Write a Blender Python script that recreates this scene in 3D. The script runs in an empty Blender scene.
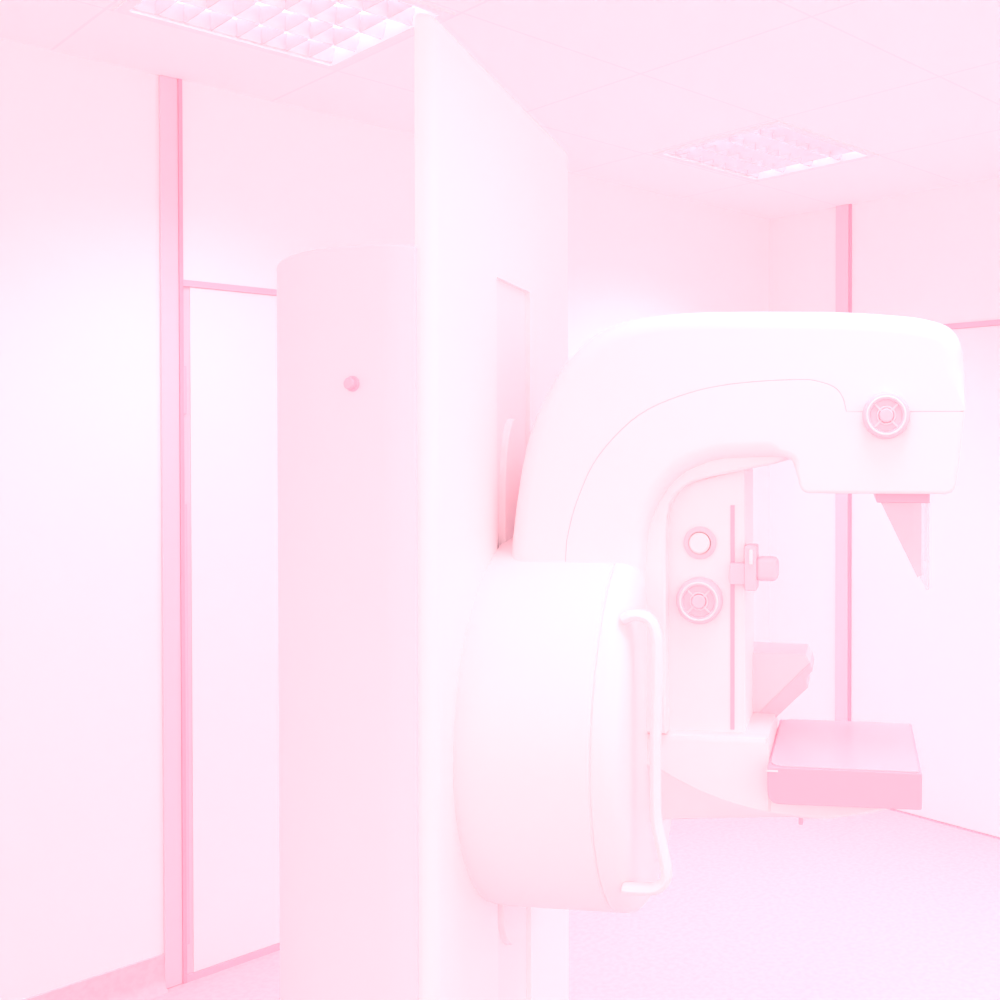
import bpy, bmesh, math, random
from mathutils import Vector, Matrix
random.seed(4)
PI = math.pi
SC = bpy.context.scene
COL = SC.collection

# ------------------------------------------------------------------ materials
def mat(name, col, rough=0.5, spec=0.4, metal=0.0, emit=None, estr=0.0, noise=None, coat=0.0, alpha=None, bump=None):
    m = bpy.data.materials.new(name); m.use_nodes = True
    nt = m.node_tree; b = nt.nodes['Principled BSDF']
    b.inputs['Base Color'].default_value = (*col, 1)
    b.inputs['Roughness'].default_value = rough
    b.inputs['Specular IOR Level'].default_value = spec
    b.inputs['Metallic'].default_value = metal
    b.inputs['Coat Weight'].default_value = coat
    if emit:
        b.inputs['Emission Color'].default_value = (*emit, 1)
        b.inputs['Emission Strength'].default_value = estr
    if alpha is not None:
        b.inputs['Alpha'].default_value = alpha
    if noise or bump:
        tc = nt.nodes.new('ShaderNodeTexCoord')
        nz = nt.nodes.new('ShaderNodeTexNoise')
        nz.inputs['Scale'].default_value = (noise or bump)[0]
        nz.inputs['Detail'].default_value = 4
        nt.links.new(tc.outputs['Object'], nz.inputs['Vector'])
        if noise:
            rp = nt.nodes.new('ShaderNodeValToRGB')
            rp.color_ramp.elements[0].position = 0.35
            rp.color_ramp.elements[1].position = 0.62
            rp.color_ramp.elements[0].color = (*noise[1], 1)
            rp.color_ramp.elements[1].color = (*col, 1)
            nt.links.new(nz.outputs['Fac'], rp.inputs['Fac'])
            nt.links.new(rp.outputs['Color'], b.inputs['Base Color'])
        if bump:
            bp = nt.nodes.new('ShaderNodeBump')
            bp.inputs['Strength'].default_value = bump[1]
            bp.inputs['Distance'].default_value = 0.002
            nt.links.new(nz.outputs['Fac'], bp.inputs['Height'])
            nt.links.new(bp.outputs['Normal'], b.inputs['Normal'])
    return m

def tile_mat(name, col, line, pitch, ox, oy, width):
    """lay-in ceiling tiles: thin joint lines on a square grid, in object space"""
    m = mat(name, col, rough=0.9, spec=0.1)
    nt = m.node_tree; b = nt.nodes['Principled BSDF']
    tc = nt.nodes.new('ShaderNodeTexCoord'); sp = nt.nodes.new('ShaderNodeSeparateXYZ')
    nt.links.new(tc.outputs['Object'], sp.inputs[0])
    outs = []
    for ax, o in (('X', ox), ('Y', oy)):
        a = nt.nodes.new('ShaderNodeMath'); a.operation = 'SUBTRACT'; a.inputs[1].default_value = o
        nt.links.new(sp.outputs[ax], a.inputs[0])
        p = nt.nodes.new('ShaderNodeMath'); p.operation = 'PINGPONG'; p.inputs[1].default_value = pitch / 2
        nt.links.new(a.outputs[0], p.inputs[0])
        l = nt.nodes.new('ShaderNodeMath'); l.operation = 'LESS_THAN'; l.inputs[1].default_value = width
        nt.links.new(p.outputs[0], l.inputs[0]); outs.append(l)
    mx = nt.nodes.new('ShaderNodeMath'); mx.operation = 'MAXIMUM'
    nt.links.new(outs[0].outputs[0], mx.inputs[0]); nt.links.new(outs[1].outputs[0], mx.inputs[1])
    mc = nt.nodes.new('ShaderNodeMix'); mc.data_type = 'RGBA'
    mc.inputs[6].default_value = (*col, 1); mc.inputs[7].default_value = (*line, 1)
    nt.links.new(mx.outputs[0], mc.inputs[0])
    nt.links.new(mc.outputs[2], b.inputs['Base Color'])
    return m

M = dict(
    wall=mat('wall_laminate', (.96, .925, .942), .55, .3, bump=(60, .05)),
    post=mat('partition_profile', (.91, .71, .795), .45, .3),
    seam=mat('rubber_seam', (.80, .52, .64), .6, .2),
    door=mat('door_laminate', (.955, .90, .925), .45, .35),
    floor=mat('vinyl_floor', (.92, .68, .755), .5, .2, noise=(55, (.90, .635, .72))),
    ceil=tile_mat('ceiling_tile', (.97, .965, .97), (.955, .915, .935), .65, 1.025, 2.405, .004),
    white=mat('white_enamel', (.96, .905, .925), .42, .35),
    plate=mat('column_enamel', (.965, .93, .945), .42, .35),
    white2=mat('white_plastic', (.96, .92, .94), .42, .35),
    house=mat('housing_enamel', (.94, .815, .88), .5, .35),
    groove=mat('track_lining', (.95, .90, .925), .5, .3),
    pink=mat('pink_plastic', (.90, .72, .80), .45, .35),
    rose=mat('rose_plastic', (.88, .60, .715), .4, .35),
    bucky=mat('bucky_shell', (.86, .58, .70), .42, .35),
    top=mat('bucky_top_carbon', (.88, .71, .80), .10, .28),
    pale=mat('pale_pink_plastic', (.93, .82, .875), .45, .35),
    lens=mat('clear_acrylic', (.92, .74, .82), .1, .5, alpha=.55),
    clear=mat('thin_clear_acrylic', (.95, .88, .92), .08, .5, alpha=.3),
    louvre=mat('louvre_metal', (.94, .86, .90), .25, .5, metal=.3),
    tube=mat('lamp_tube', (1, .95, .98), .4, .3, emit=(1, .95, .97), estr=3.0),
)

# ------------------------------------------------------------------ mesh helpers
def finish(bm, ang=38):
    bmesh.ops.recalc_face_normals(bm, faces=bm.faces)
    for f in bm.faces: f.smooth = True
    for e in bm.edges:
        e.smooth = not (len(e.link_faces) == 2 and e.calc_face_angle(0) > math.radians(ang))

def obj(name, bm, m, parent=None, ang=38, weighted=True):
    finish(bm, ang)
    me = bpy.data.meshes.new(name); bm.to_mesh(me); bm.free()
    me.materials.append(m)
    o = bpy.data.objects.new(name, me); COL.objects.link(o)
    if parent: o.parent = parent
    if weighted:
        w = o.modifiers.new('weighted', 'WEIGHTED_NORMAL'); w.keep_sharp = True
    return o

def empty(name, loc=(0, 0, 0), rz=0):
    o = bpy.data.objects.new(name, None); COL.objects.link(o)
    o.empty_display_size = .1
    o.location = loc; o.rotation_euler = (0, 0, rz)
    return o

def tag(o, label=None, cat=None, group=None, kind=None):
    if label: o['label'] = label
    if cat: o['category'] = cat
    if group: o['group'] = group
    if kind: o['kind'] = kind
    return o

def add_box(bm, lo, hi, bev=0.0, seg=2):
    r = bmesh.ops.create_cube(bm, size=1.0)
    vs = r['verts']
    for v in vs:
        v.co = Vector([lo[i] + (v.co[i] + .5) * (hi[i] - lo[i]) for i in range(3)])
    if bev:
        es = list({e for v in vs for e in v.link_edges})
        bmesh.ops.bevel(bm, geom=es, offset=bev, segments=seg, profile=.5, affect='EDGES')

def box(lo, hi, bev=0.0, seg=2):
    bm = bmesh.new(); add_box(bm, lo, hi, bev, seg); return bm

def smooth_line(pts, n=6, closed=False):
    """Catmull-Rom through the points"""
    P = [Vector(p) for p in pts]; out = []
    N = len(P)
    for i in range(N if closed else N - 1):
        if closed:
            a, b, c, d = P[i - 1], P[i], P[(i + 1) % N], P[(i + 2) % N]
        else:
            b, c = P[i], P[i + 1]
            a = P[i - 1] if i else b * 2 - c
            d = P[i + 2] if i + 2 < N else c * 2 - b
        for k in range(n):
            t = k / n
            out.append(.5 * ((2 * b) + (c - a) * t + (2 * a - 5 * b + 4 * c - d) * t * t + (3 * b - a - 3 * c + d) * t ** 3))
    if not closed: out.append(P[-1])
    return out

def round_poly(pts, r, n=5):
    """round corners of a closed polygon; r a number or one per point"""
    out = []; N = len(pts)
    for i in range(N):
        p = Vector(pts[i]); a = Vector(pts[i - 1]); b = Vector(pts[(i + 1) % N])
        rr = r[i] if isinstance(r, (list, tuple)) else r
        if rr <= 0: out.append(p); continue
        da, db = (a - p), (b - p)
        t = min(rr, da.length * .49, db.length * .49)
        s, e = p + da.normalized() * t, p + db.normalized() * t
        for k in range(n + 1):
            u = k / n
            out.append(s.lerp(p, u).lerp(p.lerp(e, u), u))
    return out

def extrude_poly(pts, lo, hi, axis, bev=0.0, seg=4, pick=None, hi_bev=None):
    """pts 2D; axis 'y': (x,z) extruded in y; 'x': (y,z) extruded in x; 'z': (x,y) extruded in z.
    bev rounds the rim edges of both caps (those for which pick(midpoint2d) holds)"""
    bm = bmesh.new()
    def v3(p, h):
        return (p[0], h, p[1]) if axis == 'y' else (h, p[0], p[1]) if axis == 'x' else (p[0], p[1], h)
    A = [bm.verts.new(v3(p, lo)) for p in pts]; B = [bm.verts.new(v3(p, hi)) for p in pts]
    n = len(pts)
    bm.faces.new(A); bm.faces.new(B[::-1])
    for i in range(n):
        j = (i + 1) % n
        bm.faces.new((A[i], B[i], B[j], A[j]))
    bmesh.ops.recalc_face_normals(bm, faces=bm.faces)
    if bev:
        es = []
        for L in (A, B):
            for i in range(n):
                j = (i + 1) % n
                mid = ((pts[i][0] + pts[j][0]) / 2, (pts[i][1] + pts[j][1]) / 2)
                if pick is None or pick(mid, L is A):
                    e = bm.edges.get((L[i], L[j]))
                    if e: es.append(e)
        bmesh.ops.bevel(bm, geom=es, offset=bev, segments=seg, profile=.5, affect='EDGES', clamp_overlap=True)
    return bm

def rounded_extrude(pts, rad, half, seg=6):
    """(x,z) outline extruded to y = -half..half, its rim rounded with a radius given per point"""
    P = [Vector(p) for p in pts]; n = len(P)
    area = sum(P[i].x * P[(i + 1) % n].y - P[(i + 1) % n].x * P[i].y for i in range(n))
    sg = 1 if area > 0 else -1
    N = []
    for i in range(n):
        d = (P[(i + 1) % n] - P[i - 1]).normalized()
        N.append(Vector((-d.y, d.x)) * sg)          # points inward
    for _ in range(3):                              # ease radius changes, but keep the sharp points sharp
        rad = [rad[i] if rad[i] < .001 else min(rad[i], (rad[i - 1] + 2 * rad[i] + rad[(i + 1) % n]) / 4) for i in range(n)]
    bm = bmesh.new(); rows = []
    for side in (-1, 1):
        rr = []
        for k in range(seg + 1):
            t = PI / 2 * k / seg
            row = []
            for p, q, r in zip(P, N, rad):
                c = p + q * (r * (1 - math.cos(t)))
                row.append(bm.verts.new((c.x, side * (half - r * (1 - math.sin(t))), c.y)))
            rr.append(row)
        rows.append(rr)
    strips = [rows[0][k] for k in range(seg, -1, -1)] + [rows[1][k] for k in range(seg + 1)]
    for a, b in zip(strips, strips[1:]):
        for i in range(n):
            j = (i + 1) % n
            bm.faces.new((a[i], a[j], b[j], b[i]))
    bm.faces.new(strips[0][::-1]); bm.faces.new(strips[-1])
    return bm

def lathe(profile, axis='x', centre=(0, 0, 0), n=64):
    """profile (h, r) revolved about an axis"""
    bm = bmesh.new(); rings = []
    C = Vector(centre)
    for h, r in profile:
        ring = []
        if r < 1e-6:
            p = {'x': (h, 0, 0), 'y': (0, h, 0), 'z': (0, 0, h)}[axis]
            ring = [bm.verts.new(C + Vector(p))]
        else:
            for k in range(n):
                t = 2 * PI * k / n; c, s = r * math.cos(t), r * math.sin(t)
                p = {'x': (h, c, s), 'y': (c, h, s), 'z': (c, s, h)}[axis]
                ring.append(bm.verts.new(C + Vector(p)))
        rings.append(ring)
    for a, b in zip(rings, rings[1:]):
        if len(a) == 1 and len(b) == 1: continue
        for k in range(n):
            j = (k + 1) % n
            if len(a) == 1: bm.faces.new((a[0], b[k], b[j]))
            elif len(b) == 1: bm.faces.new((a[k], b[0], a[j]))
            else: bm.faces.new((a[k], b[k], b[j], a[j]))
    return bm

def ring_bm(R, r, axis, centre, n=48, m=10):
    bm = bmesh.new(); C = Vector(centre); rows = []
    for i in range(n):
        t = 2 * PI * i / n; row = []
        for j in range(m):
            s = 2 * PI * j / m
            q = R + r * math.cos(s); h = r * math.sin(s)
            p = {'x': (h, q * math.cos(t), q * math.sin(t)), 'y': (q * math.cos(t), h, q * math.sin(t)), 'z': (q * math.cos(t), q * math.sin(t), h)}[axis]
            row.append(bm.verts.new(C + Vector(p)))
        rows.append(row)
    for i in range(n):
        for j in range(m):
            bm.faces.new((rows[i][j], rows[(i + 1) % n][j], rows[(i + 1) % n][(j + 1) % m], rows[i][(j + 1) % m]))
    return bm

def tube_bm(pts, r, m=12, flat=1.0):
    bm = bmesh.new(); P = [Vector(p) for p in pts]; rows = []
    up = Vector((0, 1, 0))
    for i, p in enumerate(P):
        d = (P[min(i + 1, len(P) - 1)] - P[max(i - 1, 0)]).normalized()
        s = d.cross(up).normalized(); u = s.cross(d).normalized()
        rows.append([bm.verts.new(p + s * r * math.cos(2 * PI * k / m) + u * r * flat * math.sin(2 * PI * k / m)) for k in range(m)])
    for a, b in zip(rows, rows[1:]):
        for k in range(m):
            bm.faces.new((a[k], a[(k + 1) % m], b[(k + 1) % m], b[k]))
    bm.faces.new(rows[0][::-1]); bm.faces.new(rows[-1])
    return bm

def loft(sections):
    bm = bmesh.new()
    rows = [[bm.verts.new(p) for p in s] for s in sections]
    n = len(rows[0])
    for a, b in zip(rows, rows[1:]):
        for k in range(n):
            bm.faces.new((a[k], a[(k + 1) % n], b[(k + 1) % n], b[k]))
    bm.faces.new(rows[0][::-1]); bm.faces.new(rows[-1])
    return bm

# ------------------------------------------------------------------ room shell
CEIL = 2.817; YA = 3.49; XB = 4.28
X0, Y0 = -1.6, -1.4

fl = obj('floor', box((-4.5, -4.5, -.06), (XB + .1, YA + .1, 0)), M['floor'], weighted=False)
tag(fl, 'speckled pale pink vinyl floor', kind='structure')

wl = obj('wall_left', box((X0, YA, 0), (XB + .1, YA + .1, CEIL)), M['wall'], weighted=False)
tag(wl, 'pale pink partition wall with a tall post and a door', kind='structure')
wr = obj('wall_right', box((XB, Y0, 0), (XB + .1, YA, CEIL)), M['wall'], weighted=False)
tag(wr, 'pale pink partition wall behind the tube head', kind='structure')

LIGHTS = [(1.05, 2.43), (3.0, 2.41)]
S = .6
def ceiling_bm():
    bm = bmesh.new()
    xs = sorted({X0, XB + .1, *(x for x, _ in LIGHTS), *(x + S for x, _ in LIGHTS)})
    ys = sorted({Y0, YA + .1, *(y for _, y in LIGHTS), *(y + S for _, y in LIGHTS)})
    for z in (CEIL, CEIL + .02):
        for i in range(len(xs) - 1):
            for j in range(len(ys) - 1):
                cx, cy = (xs[i] + xs[i + 1]) / 2, (ys[j] + ys[j + 1]) / 2
                if any(x < cx < x + S and y < cy < y + S for x, y in LIGHTS): continue
                bm.faces.new([bm.verts.new((x, y, z)) for x, y in ((xs[i], ys[j]), (xs[i + 1], ys[j]), (xs[i + 1], ys[j + 1]), (xs[i], ys[j + 1]))])
    bmesh.ops.remove_doubles(bm, verts=bm.verts, dist=1e-4)
    return bm
ce = obj('ceiling', ceiling_bm(), M['ceil'], weighted=False)
tag(ce, 'suspended ceiling of square pale pink tiles', kind='structure')

# floor covering turned up the wall, left of the post
cove = [(YA, 0), (YA - .035, 0), (YA - .022, .006), (YA - .012, .018), (YA - .007, .035), (YA - .006, .108), (YA, .110)]
o = obj('baseboard_left', extrude_poly(cove, X0, 1.321, 'x'), M['floor'])
tag(o, 'pink vinyl floor turned up the wall left of the post', kind='structure')

# partition posts
o = obj('trim_1', box((1.320, YA - .012, 0), (1.3735, YA, CEIL), .003), M['post'])
tag(o, 'full height pink partition post beside the left door', kind='structure')
o = obj('trim_2', box((XB - .022, 2.998, 0), (XB, 3.070, CEIL), .003), M['post'])
tag(o, 'full height pink partition post on the right wall', kind='structure')

# left door
d1 = tag(empty('door_1', (1.373, YA, 0)), 'tall flush door beside the left post', kind='structure')
obj('door_leaf', box((.034, -.010, .022), (.93, 0, 2.178), .002), M['door'], d1)
obj('door_frame', box((.0, -.016, 0), (.012, 0, CEIL), .001), M['seam'], d1)
obj('door_jamb', box((.012, -.006, 0), (.034, 0, 2.18)), M['pink'], d1)
obj('lintel_seam', box((.012, -.014, 2.178), (.93, 0, 2.198), .001), M['rose'], d1)
obj('transom_panel', box((.012, -.010, 2.198), (.93, 0, CEIL)), M['wall'], d1)
obj('threshold_seam', box((.012, -.014, 0), (.93, 0, .022)), M['rose'], d1)
for z0, z1 in ((1.78, 1.93), (.12, 1.50)):
    obj('hinge', box((.010, -.017, z0), (.020, -.004, z1), .002), M['rose'], d1)
# right door
d2 = tag(empty('door_2', (XB, 2.998, 0)), 'flush door with transom on the right wall', kind='structure')
obj('door_frame', box((-.016, -.012, 0), (0, 0, CEIL), .001), M['seam'], d2)
obj('door_leaf', box((-.008, -.95, .006), (0, -.012, 2.190), .002), M['door'], d2)
obj('lintel_seam', box((-.014, -.95, 2.190), (0, -.012, 2.214), .001), M['rose'], d2)
obj('transom_panel', box((-.008, -.95, 2.214), (0, -.012, CEIL)), M['wall'], d2)
obj('threshold_seam', box((-.012, -1.6, 0), (0, -.012, .005)), M['rose'], d2)

# ------------------------------------------------------------------ louvred ceiling lights
def ceiling_light():
    r = empty('ceiling_light')
    h = .088
    bm = bmesh.new()
    for lo, hi in (((0, 0, 0), (.014, S, h)), ((S - .014, 0, 0), (S, S, h)), ((.014, 0, 0), (S - .014, .014, h)),
                   ((.014, S - .014, 0), (S - .014, S, h)), ((0, 0, h), (S, S, h + .006))):
        add_box(bm, lo, hi)
    obj('light_housing', bm, M['white2'], r, weighted=False)
    bm = bmesh.new()
    for lo, hi in (((-.012, -.012, -.006), (.016, S + .012, 0)), ((S - .016, -.012, -.006), (S + .012, S + .012, 0)),
                   ((.016, -.012, -.006), (S - .016, .016, 0)), ((.016, S - .016, -.006), (S - .016, S + .012, 0))):
        add_box(bm, lo, hi)
    obj('light_frame', bm, M['white2'], r, weighted=False)
    W = S - .028
    lane = W / 4
    for k in range(4):
        y0 = .014 + k * lane
        yc = y0 + lane / 2
        # side reflectors of the lane: two curved wings
        bm = bmesh.new()
        for sgn in (-1, 1):
            prof = [(yc + sgn * (lane / 2 - .004), .003), (yc + sgn * (lane / 2 - .012), .022), (yc + sgn * (lane / 2 - .024), .044)]
            n = 8
            ln = smooth_line([Vector(p) for p in prof], 4)
            a = [bm.verts.new((.014, p[0], p[1])) for p in ln]; b = [bm.verts.new((S - .014, p[0], p[1])) for p in ln]
            for i in range(len(ln) - 1): bm.faces.new((a[i], a[i + 1], b[i + 1], b[i]))
        obj('lane_reflector', bm, M['louvre'], r, weighted=False)
        # parabolic cross blades
        bm = bmesh.new()
        for q in range(1, 8):
            xq = .014 + q * (S - .028) / 8
            for sgn in (-1, 1):
                prof = [(xq + sgn * .009, .046), (xq + sgn * .005, .024), (xq + sgn * .0008, .002)]
                ln = smooth_line([Vector(p) for p in prof], 4)
                a = [bm.verts.new((p[0], y0 + .006, p[1])) for p in ln]; b = [bm.verts.new((p[0], y0 + lane - .006, p[1])) for p in ln]
                for i in range(len(ln) - 1): bm.faces.new((a[i], a[i + 1], b[i + 1], b[i]))
        obj('cross_louvre', bm, M['louvre'], r, weighted=False)
        obj('lamp_tube', lathe([(.016, 0), (.016, .011), (S - .016, .011), (S - .016, 0)], 'x', (0, yc, .066), 14), M['tube'], r)
    return r

def copy_tree(o, parent=None):
    c = o.copy(); COL.objects.link(c)
    if parent: c.parent = parent
    for ch in list(o.children): copy_tree(ch, c)
    return c

L1 = ceiling_light(); L1.location = (*LIGHTS[0], CEIL)
L2 = copy_tree(L1); L2.location = (*LIGHTS[1], CEIL)
tag(L1, 'square louvred ceiling light cut by the top edge, left of the tall column', 'ceiling light', 'louvred ceiling lights')
tag(L2, 'square louvred ceiling light above the tube head, whole in view', 'ceiling light', 'louvred ceiling lights')

LAMPS = [(LIGHTS[0], 4.7), (LIGHTS[1], 6.8), ((3.0, .48), 11), ((1.05, .48), 2.9)]
for (x, y), LAMP in LAMPS:
    ld = bpy.data.lights.new('lamp_light', 'AREA'); ld.shape = 'RECTANGLE'; ld.size = .55; ld.size_y = .55
    ld.energy = LAMP; ld.color = (1.3, .95, .945); ld.spread = math.radians(114)
    lo = bpy.data.objects.new('lamp_light', ld); COL.objects.link(lo)
    lo.location = (x + S / 2, y + S / 2, CEIL - .008)

# ------------------------------------------------------------------ mammography machine
R = tag(empty('mammography_machine', (1.252, 1.635, 0), math.radians(-55.08)),
        'white mammography unit with a C arm on a tall column', 'medical scanner')

# column front panel: an inverted U around the track
PW = .391; PH = 2.346
U = [(-PW, 0), (-PW, PH), (.414, PH), (.414, 0), (.104, 0), (.104, 1.985), (-.098, 1.985), (-.098, 0)]
U = round_poly(U, [0, .03, .03, 0, 0, .004, .004, 0], 4)
bm = extrude_poly(U, -.030, 0, 'x', .024, 5,
                  pick=lambda p, first: (abs(p[0]) > PW - .04 or p[1] > PH - .04) and p[1] > .01 and not first)
obj('column_panel', bm, M['plate'], R)
obj('column_track', box((-.029, -.098, 0), (-.009, .104, 1.99)), M['groove'], R)

# rear housing: half an ellipse in plan
hz = 1.988
plan = []
for k in range(41):
    t = -PI * .60 + PI * 1.20 * k / 40
    c, q = math.cos(t), math.sin(t)
    plan.append((-.075 - (.321 if c > 0 else .155) * c, .420 * q))
bm = extrude_poly(plan, 0, hz, 'z', .006, 3, pick=lambda p, first: not first)
hs = obj('rear_housing', bm, M['house'], R)
tag(hs, 'pink rounded rear housing')
# small round knob on the housing
kp = Vector((-.119, -.4175, 1.779)); kn = Vector((-.15, -.99, 0)).normalized()
bm = lathe([(0, 0), (0, .012), (.003, .012), (.005, .009), (.012, .009), (.014, .007), (.014, 0)], 'z', (0, 0, 0), 24)
q = kn.to_track_quat('Z', 'Y')
bm.transform(Matrix.Translation(kp - kn * .004) @ q.to_matrix().to_4x4())
obj('lock_knob', bm, M['rose'], hs)

# carriage running in the track
car = []
for k in range(25):
    t = PI * k / 24
    car.append((.000 + .060 * math.cos(t), 1.60 + .135 * math.sin(t)))
for k in range(25):
    t = PI + PI * k / 24
    car.append((.000 + .078 * math.cos(t), .86 + .105 * math.sin(t)))
obj('carriage', extrude_poly(car, -.012, .004, 'x', .004, 2), M['groove'], R)

# rotation drum and front disc
ZC = 1.185
obj('rotation_drum', lathe([(-.001, 0), (-.001, .3165), (.008, .3185), (.03, .320), (.2195, .320), (.2225, .3165), (.2225, 0)], 'x', (0, 0, 0), 128), M['white'], R)
dsc = obj('front_disc', lathe([(.2225, 0), (.2225, .3165), (.2255, .320), (.240, .320), (.254, .315), (.265, .303), (.271, .285), (.273, .26), (.273, 0)], 'x', (0, 0, 0), 128), M['white'], R)
for o in bpy.data.objects:
    if o.name in ('rotation_drum', 'front_disc'):
        for v in o.data.vertices: v.co.z = ZC + v.co.z * 1.045
# grab handle on the disc
hp = smooth_line([Vector((x - .011, y, z)) for x, y, z in [(.268, -.235, 1.405), (.290, -.235, 1.412), (.312, -.235, 1.405), (.323, -.235, 1.38), (.325, -.235, 1.33), (.322, -.235, 1.22), (.322, -.235, 1.10), (.327, -.235, 1.06), (.338, -.235, 1.01), (.338, -.235, .985), (.322, -.235, .970), (.290, -.235, .967), (.268, -.235, .968)]], 5)
gh = obj('grab_handle', tube_bm(hp, .0095, 12, 1.5), M['white2'], dsc)

# C arm: outer cover and inner body, parted by a fine seam
outer = [(.806, 1.742), (.8065, 1.80), (.804, 1.842), (.795, 1.868), (.777, 1.885), (.742, 1.896), (.703, 1.902), (.62, 1.909), (.536, 1.912), (.40, 1.914), (.32, 1.912), (.259, 1.905), (.22, 1.895), (.188, 1.880), (.143, 1.843), (.107, 1.792), (.072, 1.722), (.049, 1.633), (.031, 1.492), (.024, 1.36)]
seam = [(.134, 1.36), (.136, 1.488), (.142, 1.54), (.160, 1.600), (.195, 1.669), (.265, 1.738), (.351, 1.775), (.437, 1.791), (.537, 1.796), (.571, 1.792), (.596, 1.782), (.609, 1.765), (.615, 1.742)]
under = [(.793, 1.632), (.791, 1.619), (.786, 1.610), (.776, 1.606), (.764, 1.606), (.745, 1.606), (.71, 1.606), (.66, 1.606), (.62, 1.606), (.585, 1.606), (.566, 1.606), (.554, 1.606), (.544, 1.609), (.538, 1.617), (.535, 1.629), (.527, 1.655), (.518, 1.664), (.500, 1.667), (.46, 1.666), (.402, 1.663), (.368, 1.653), (.332, 1.634), (.301, 1.597), (.280, 1.548), (.272, 1.49), (.272, 1.36)]
HW = .142
so = smooth_line([Vector(p) for p in outer], 4); ss = smooth_line([Vector(p) for p in seam], 5)
cover = so + ss + [Vector((.66, 1.742)), Vector((.72, 1.742)), Vector((.78, 1.742))]
rc = [.0004 + min(.0336, max(0, p[1] - 1.744) * .5) if p[0] > .70 else .034 if p[1] > 1.40 else .012 for p in so] + [.0004] * (len(ss) + 3)
obj('arm_cover', rounded_extrude(cover, rc, HW), M['white'], R)
G = .0012
ss2 = []
for i, p in enumerate(ss):
    d = (ss[min(i + 1, len(ss) - 1)] - ss[max(i - 1, 0)]).normalized()
    ss2.append(p + Vector((d.y, -d.x)) * G)
su = [Vector(p) for p in under]
strip_a, strip_b = [], []
for i, p in enumerate(ss):
    d = (ss[min(i + 1, len(ss) - 1)] - ss[max(i - 1, 0)]).normalized()
    strip_a.append(p + Vector((-d.y, d.x)) * .004); strip_b.append(p + Vector((d.y, -d.x)) * .006)
strip_a.append(Vector((.800, 1.746))); strip_b.append(Vector((.800, 1.736)))
obj('seam_strip', extrude_poly(strip_a + strip_b[::-1], -HW + .0012, HW - .0012, 'y'), M['pink'], R)
under_set = smooth_line(su, 4)
bpts = ss2 + [Vector((x, 1.742 - G)) for x in (.66, .72, .78)] + [Vector((.8045, 1.742 - G)), Vector((.804, 1.735)), Vector((.802, 1.71)), Vector((.796, 1.65))] + under_set
rb = [.0004] * (len(ss2) + 4) + [.002, .008, .008] + [.006 if p[0] > .53 else .014 if p[0] > .50 else .028 for p in under_set]
ab = obj('arm_body', rounded_extrude(bpts, rb, HW), M['white'], R)

# inner liner of the C, set back from the sides
lin_in = smooth_line([Vector(p) for p in [(.518, 1.664), (.495, 1.655), (.444, 1.644), (.367, 1.627), (.333, 1.610), (.313, 1.584), (.307, 1.545), (.307, 1.49), (.307, 1.187)]], 5)
lin_out = [Vector((.262, 1.187)), Vector((.262, 1.49)), Vector((.270, 1.58)), Vector((.292, 1.64)), Vector((.33, 1.685)), Vector((.40, 1.70)), Vector((.520, 1.70))]
obj('arm_liner', extrude_poly(lin_in + lin_out, -.114, .114, 'y', .006, 3), M['white'], R)

# round collimator dial on the side of the head
def wheel(name, a, z, y, r, m, parent, depth, inner=True):
    prof = [(0, 0), (0, r), (-depth * .55, r), (-depth * .9, r * .93), (-depth, r * .84), (-depth, r * .70), (-depth * .75, r * .66), (-depth * .75, 0)]
    w = obj(name, lathe(prof, 'y', (a, y, z), 48), m, parent)
    if inner:
        obj('grip_ring', ring_bm(r * .80, r * .045, 'y', (a, y - depth, z), 40, 8), M['white'], w)
        bm = bmesh.new()
        for k in range(4):
            t = 2 * PI * (k + .5) / 4
            b2 = bmesh.new(); add_box(b2, (r * .28, -.003, -.0016), (r * .68, .003, .0016))
            b2.transform(Matrix.Translation((a, y - depth * .75, z)) @ Matrix.Rotation(t, 4, 'Y'))
            me = bpy.data.meshes.new('tmp'); b2.to_mesh(me); b2.free(); bm.from_mesh(me); bpy.data.meshes.remove(me)
        obj('wheel_spoke', bm, M['pale'], w)
        obj('hub_ring', ring_bm(r * .36, r * .05, 'y', (a, y - depth * .80, z), 32, 8), M['pale'], w)
        obj('wheel_hub', lathe([(0, 0), (0, r * .30), (-.006, r * .30), (-.008, r * .24), (-.008, 0)], 'y', (a, y - depth * .75, z), 28), m, w)
    return w
wheel('field_dial', .679, 1.735, -HW + .001, .0385, M['pink'], ab, .018)

# face shield rail and acrylic shield under the head
sr = obj('shield_rail', box((.664, -.115, 1.590), (.752, .115, 1.607), .003), M['rose'], R)
tri = [(.672, 1.590), (.738, 1.590), (.738, 1.470), (.732, 1.466)]
sp = obj('shield_side', extrude_poly(tri, -.112, -.108, 'y'), M['lens'], sr)
obj('shield_side', extrude_poly(tri, .108, .112, 'y'), M['clear'], sr)
fp = round_poly([(-.112, 1.600), (-.112, 1.442), (.112, 1.442), (.112, 1.600)], [0, .03, .03, 0])
obj('shield_front', extrude_poly(fp, .748, .752, 'x'), M['clear'], sr)

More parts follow.
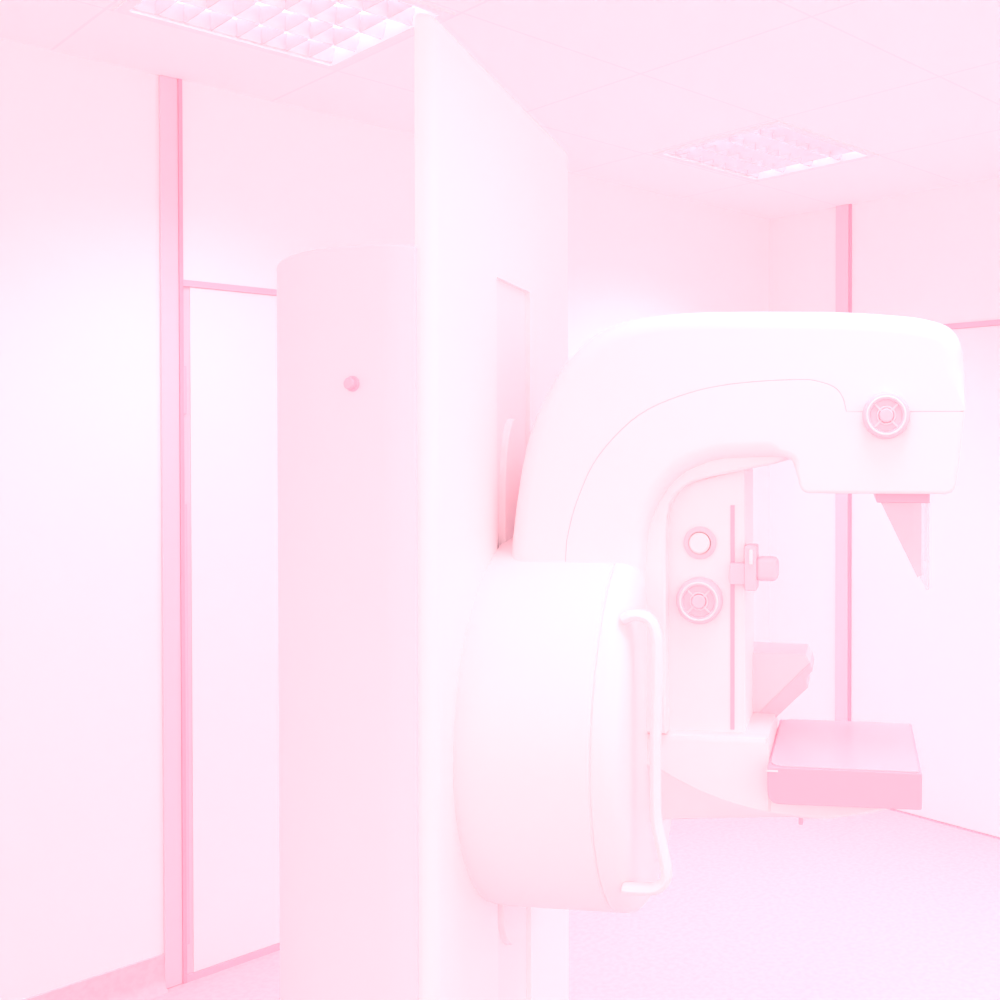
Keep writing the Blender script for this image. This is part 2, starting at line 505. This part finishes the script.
# compression column inside the C
colp = round_poly([(.301, 1.13), (.301, 1.590), (.345, 1.622), (.440, 1.645), (.442, 1.13)], [0, .03, .03, .006, 0], 5)
cc = obj('compression_column', extrude_poly(colp, -.082, .082, 'y', .008, 4), M['white2'], R)
obj('rail_slot', box((.4155, -.0835, 1.192), (.4225, -.080, 1.582)), M['rose'], cc)
pb = obj('release_button', lathe([(0, 0), (0, .0285), (-.005, .0285), (-.007, .025), (-.007, .0195)] , 'y', (.362, -.081, 1.516), 40), M['pink'], cc)
obj('button_cap', lathe([(-.002, 0), (-.002, .0185), (-.010, .0185), (-.013, .015), (-.013, 0)][::-1], 'y', (.362, -.081, 1.516), 36), M['white'], pb)
wheel('hand_wheel', .362, 1.416, -.081, .0405, M['pink'], cc, .020)
# paddle clamp
pc = obj('paddle_clamp', box((.4160, -.104, 1.447), (.447, -.079, 1.483), .002), M['pink'], cc)
obj('clamp_plate', box((.442, -.108, 1.437), (.463, -.060, 1.514), .003), M['pink'], pc)
obj('clamp_grip', box((.460, -.106, 1.453), (.499, -.066, 1.494), .010, 3), M['pink'], pc)
obj('clamp_pin', box((.450, -.112, 1.482), (.457, -.106, 1.508), .002), M['white'], pc)

# tilted control box on the far side of the compression column
cb = [(.425, 1.300), (.540, 1.298), (.548, 1.283), (.463, 1.187), (.425, 1.187)]
cx = obj('control_box', extrude_poly(cb, .06, .17, 'y', .001, 1), M['pale'], R)
cb2 = [(.5475, 1.284), (.552, 1.268), (.545, 1.262), (.541, 1.250), (.544, 1.238), (.485, 1.180), (.466, 1.180), (.452, 1.186)]
obj('control_face', extrude_poly(cb2, .058, .172, 'y', .001, 1), M['pink'], cx)

# support arm of the detector: top flat, lower edge sweeping up to the disc
def sup_section(a):
    t = min(1, max(0, (a - .286) / (.56 - .286)))
    e = 1 - (1 - t) ** 2.2
    zr = 1.132 + (1.056 - 1.132) * e           # ridge height
    top = 1.187 if a < .4835 else 1.0885
    if .4835 <= a <= .4875: top = 1.187 + (1.0885 - 1.187) * (a - .4835) / .004
    zb = 1.020 + .020 * t + (max(0, a - .56) * .25)
    zr = max(zr, zb + .007)
    w = .105
    wr_ = w + .004
    half = [(w - .020, top), (w - .006, top - .005 if a < .48 else top - .001), (w, top - .016 if a < .48 else top - .002), (wr_, zr), (wr_ - .006, zr - .006), (w - .03 - .01 * (1 - t), zb + .004), (w - .045, zb)]
    return [(a, -y, z) for y, z in half] + [(a, y, z) for y, z in half[::-1]]
As = [.262, .286, .30, .315, .33, .35, .37, .40, .43, .46, .478, .4835, .4875, .50, .54, .58, .64, .69, .705]
obj('support_arm', loft([sup_section(a) for a in As]), M['white'], R, ang=30)
obj('release_lever', box((.530, -.006, 1.004), (.538, .006, 1.05), .002), M['rose'], R)

# detector table (bucky)
bx = round_poly([(-.153, 1.148), (-.153, 1.076), (.165, 1.076), (.165, 1.148)], [0.003, .02, .02, .003], 5)
by = round_poly([(.485, 1.150), (.485, 1.088), (.738, 1.090), (.738, 1.150)], [.003, .022, .004, .003], 6)
dt = obj('detector_table', extrude_poly(by, -.153, .165, 'y', .004, 3), M['bucky'], R)
obj('table_top', extrude_poly(round_poly([(.489, -.149), (.734, -.149), (.734, .161), (.489, .161)], [.03, .004, .004, .03], 5), 1.1495, 1.1525, 'z', .0012, 2), M['top'], dt)
obj('table_seam', box((.4835, -.1545, 1.1425), (.503, -.150, 1.1455)), M['white'], dt)

# ------------------------------------------------------------------ camera, world, view
cam = bpy.data.cameras.new('camera'); co = bpy.data.objects.new('camera', cam); COL.objects.link(co)
cam.sensor_width = 36; cam.sensor_fit = 'HORIZONTAL'; cam.lens = 36 * 1090 / 1000
cam.shift_x = -.19; cam.shift_y = -.0437
co.location = (0, 0, 1.69)
co.rotation_euler = (PI / 2 - math.radians(.7), 0, math.radians(43.379 - 90))
cam.clip_start = .05
SC.camera = co

w = bpy.data.worlds.new('world'); SC.world = w; w.use_nodes = True
bg = w.node_tree.nodes['Background']
bg.inputs['Color'].default_value = (1.3, .95, .952, 1); bg.inputs['Strength'].default_value = 1.37
SC.view_settings.view_transform = 'Standard'; SC.view_settings.look = 'None'
SC.view_settings.gamma = 1; SC.view_settings.use_curve_mapping = False
SC.view_settings.exposure = -.075
SC.cycles.max_bounces = 16; SC.cycles.diffuse_bounces = 12
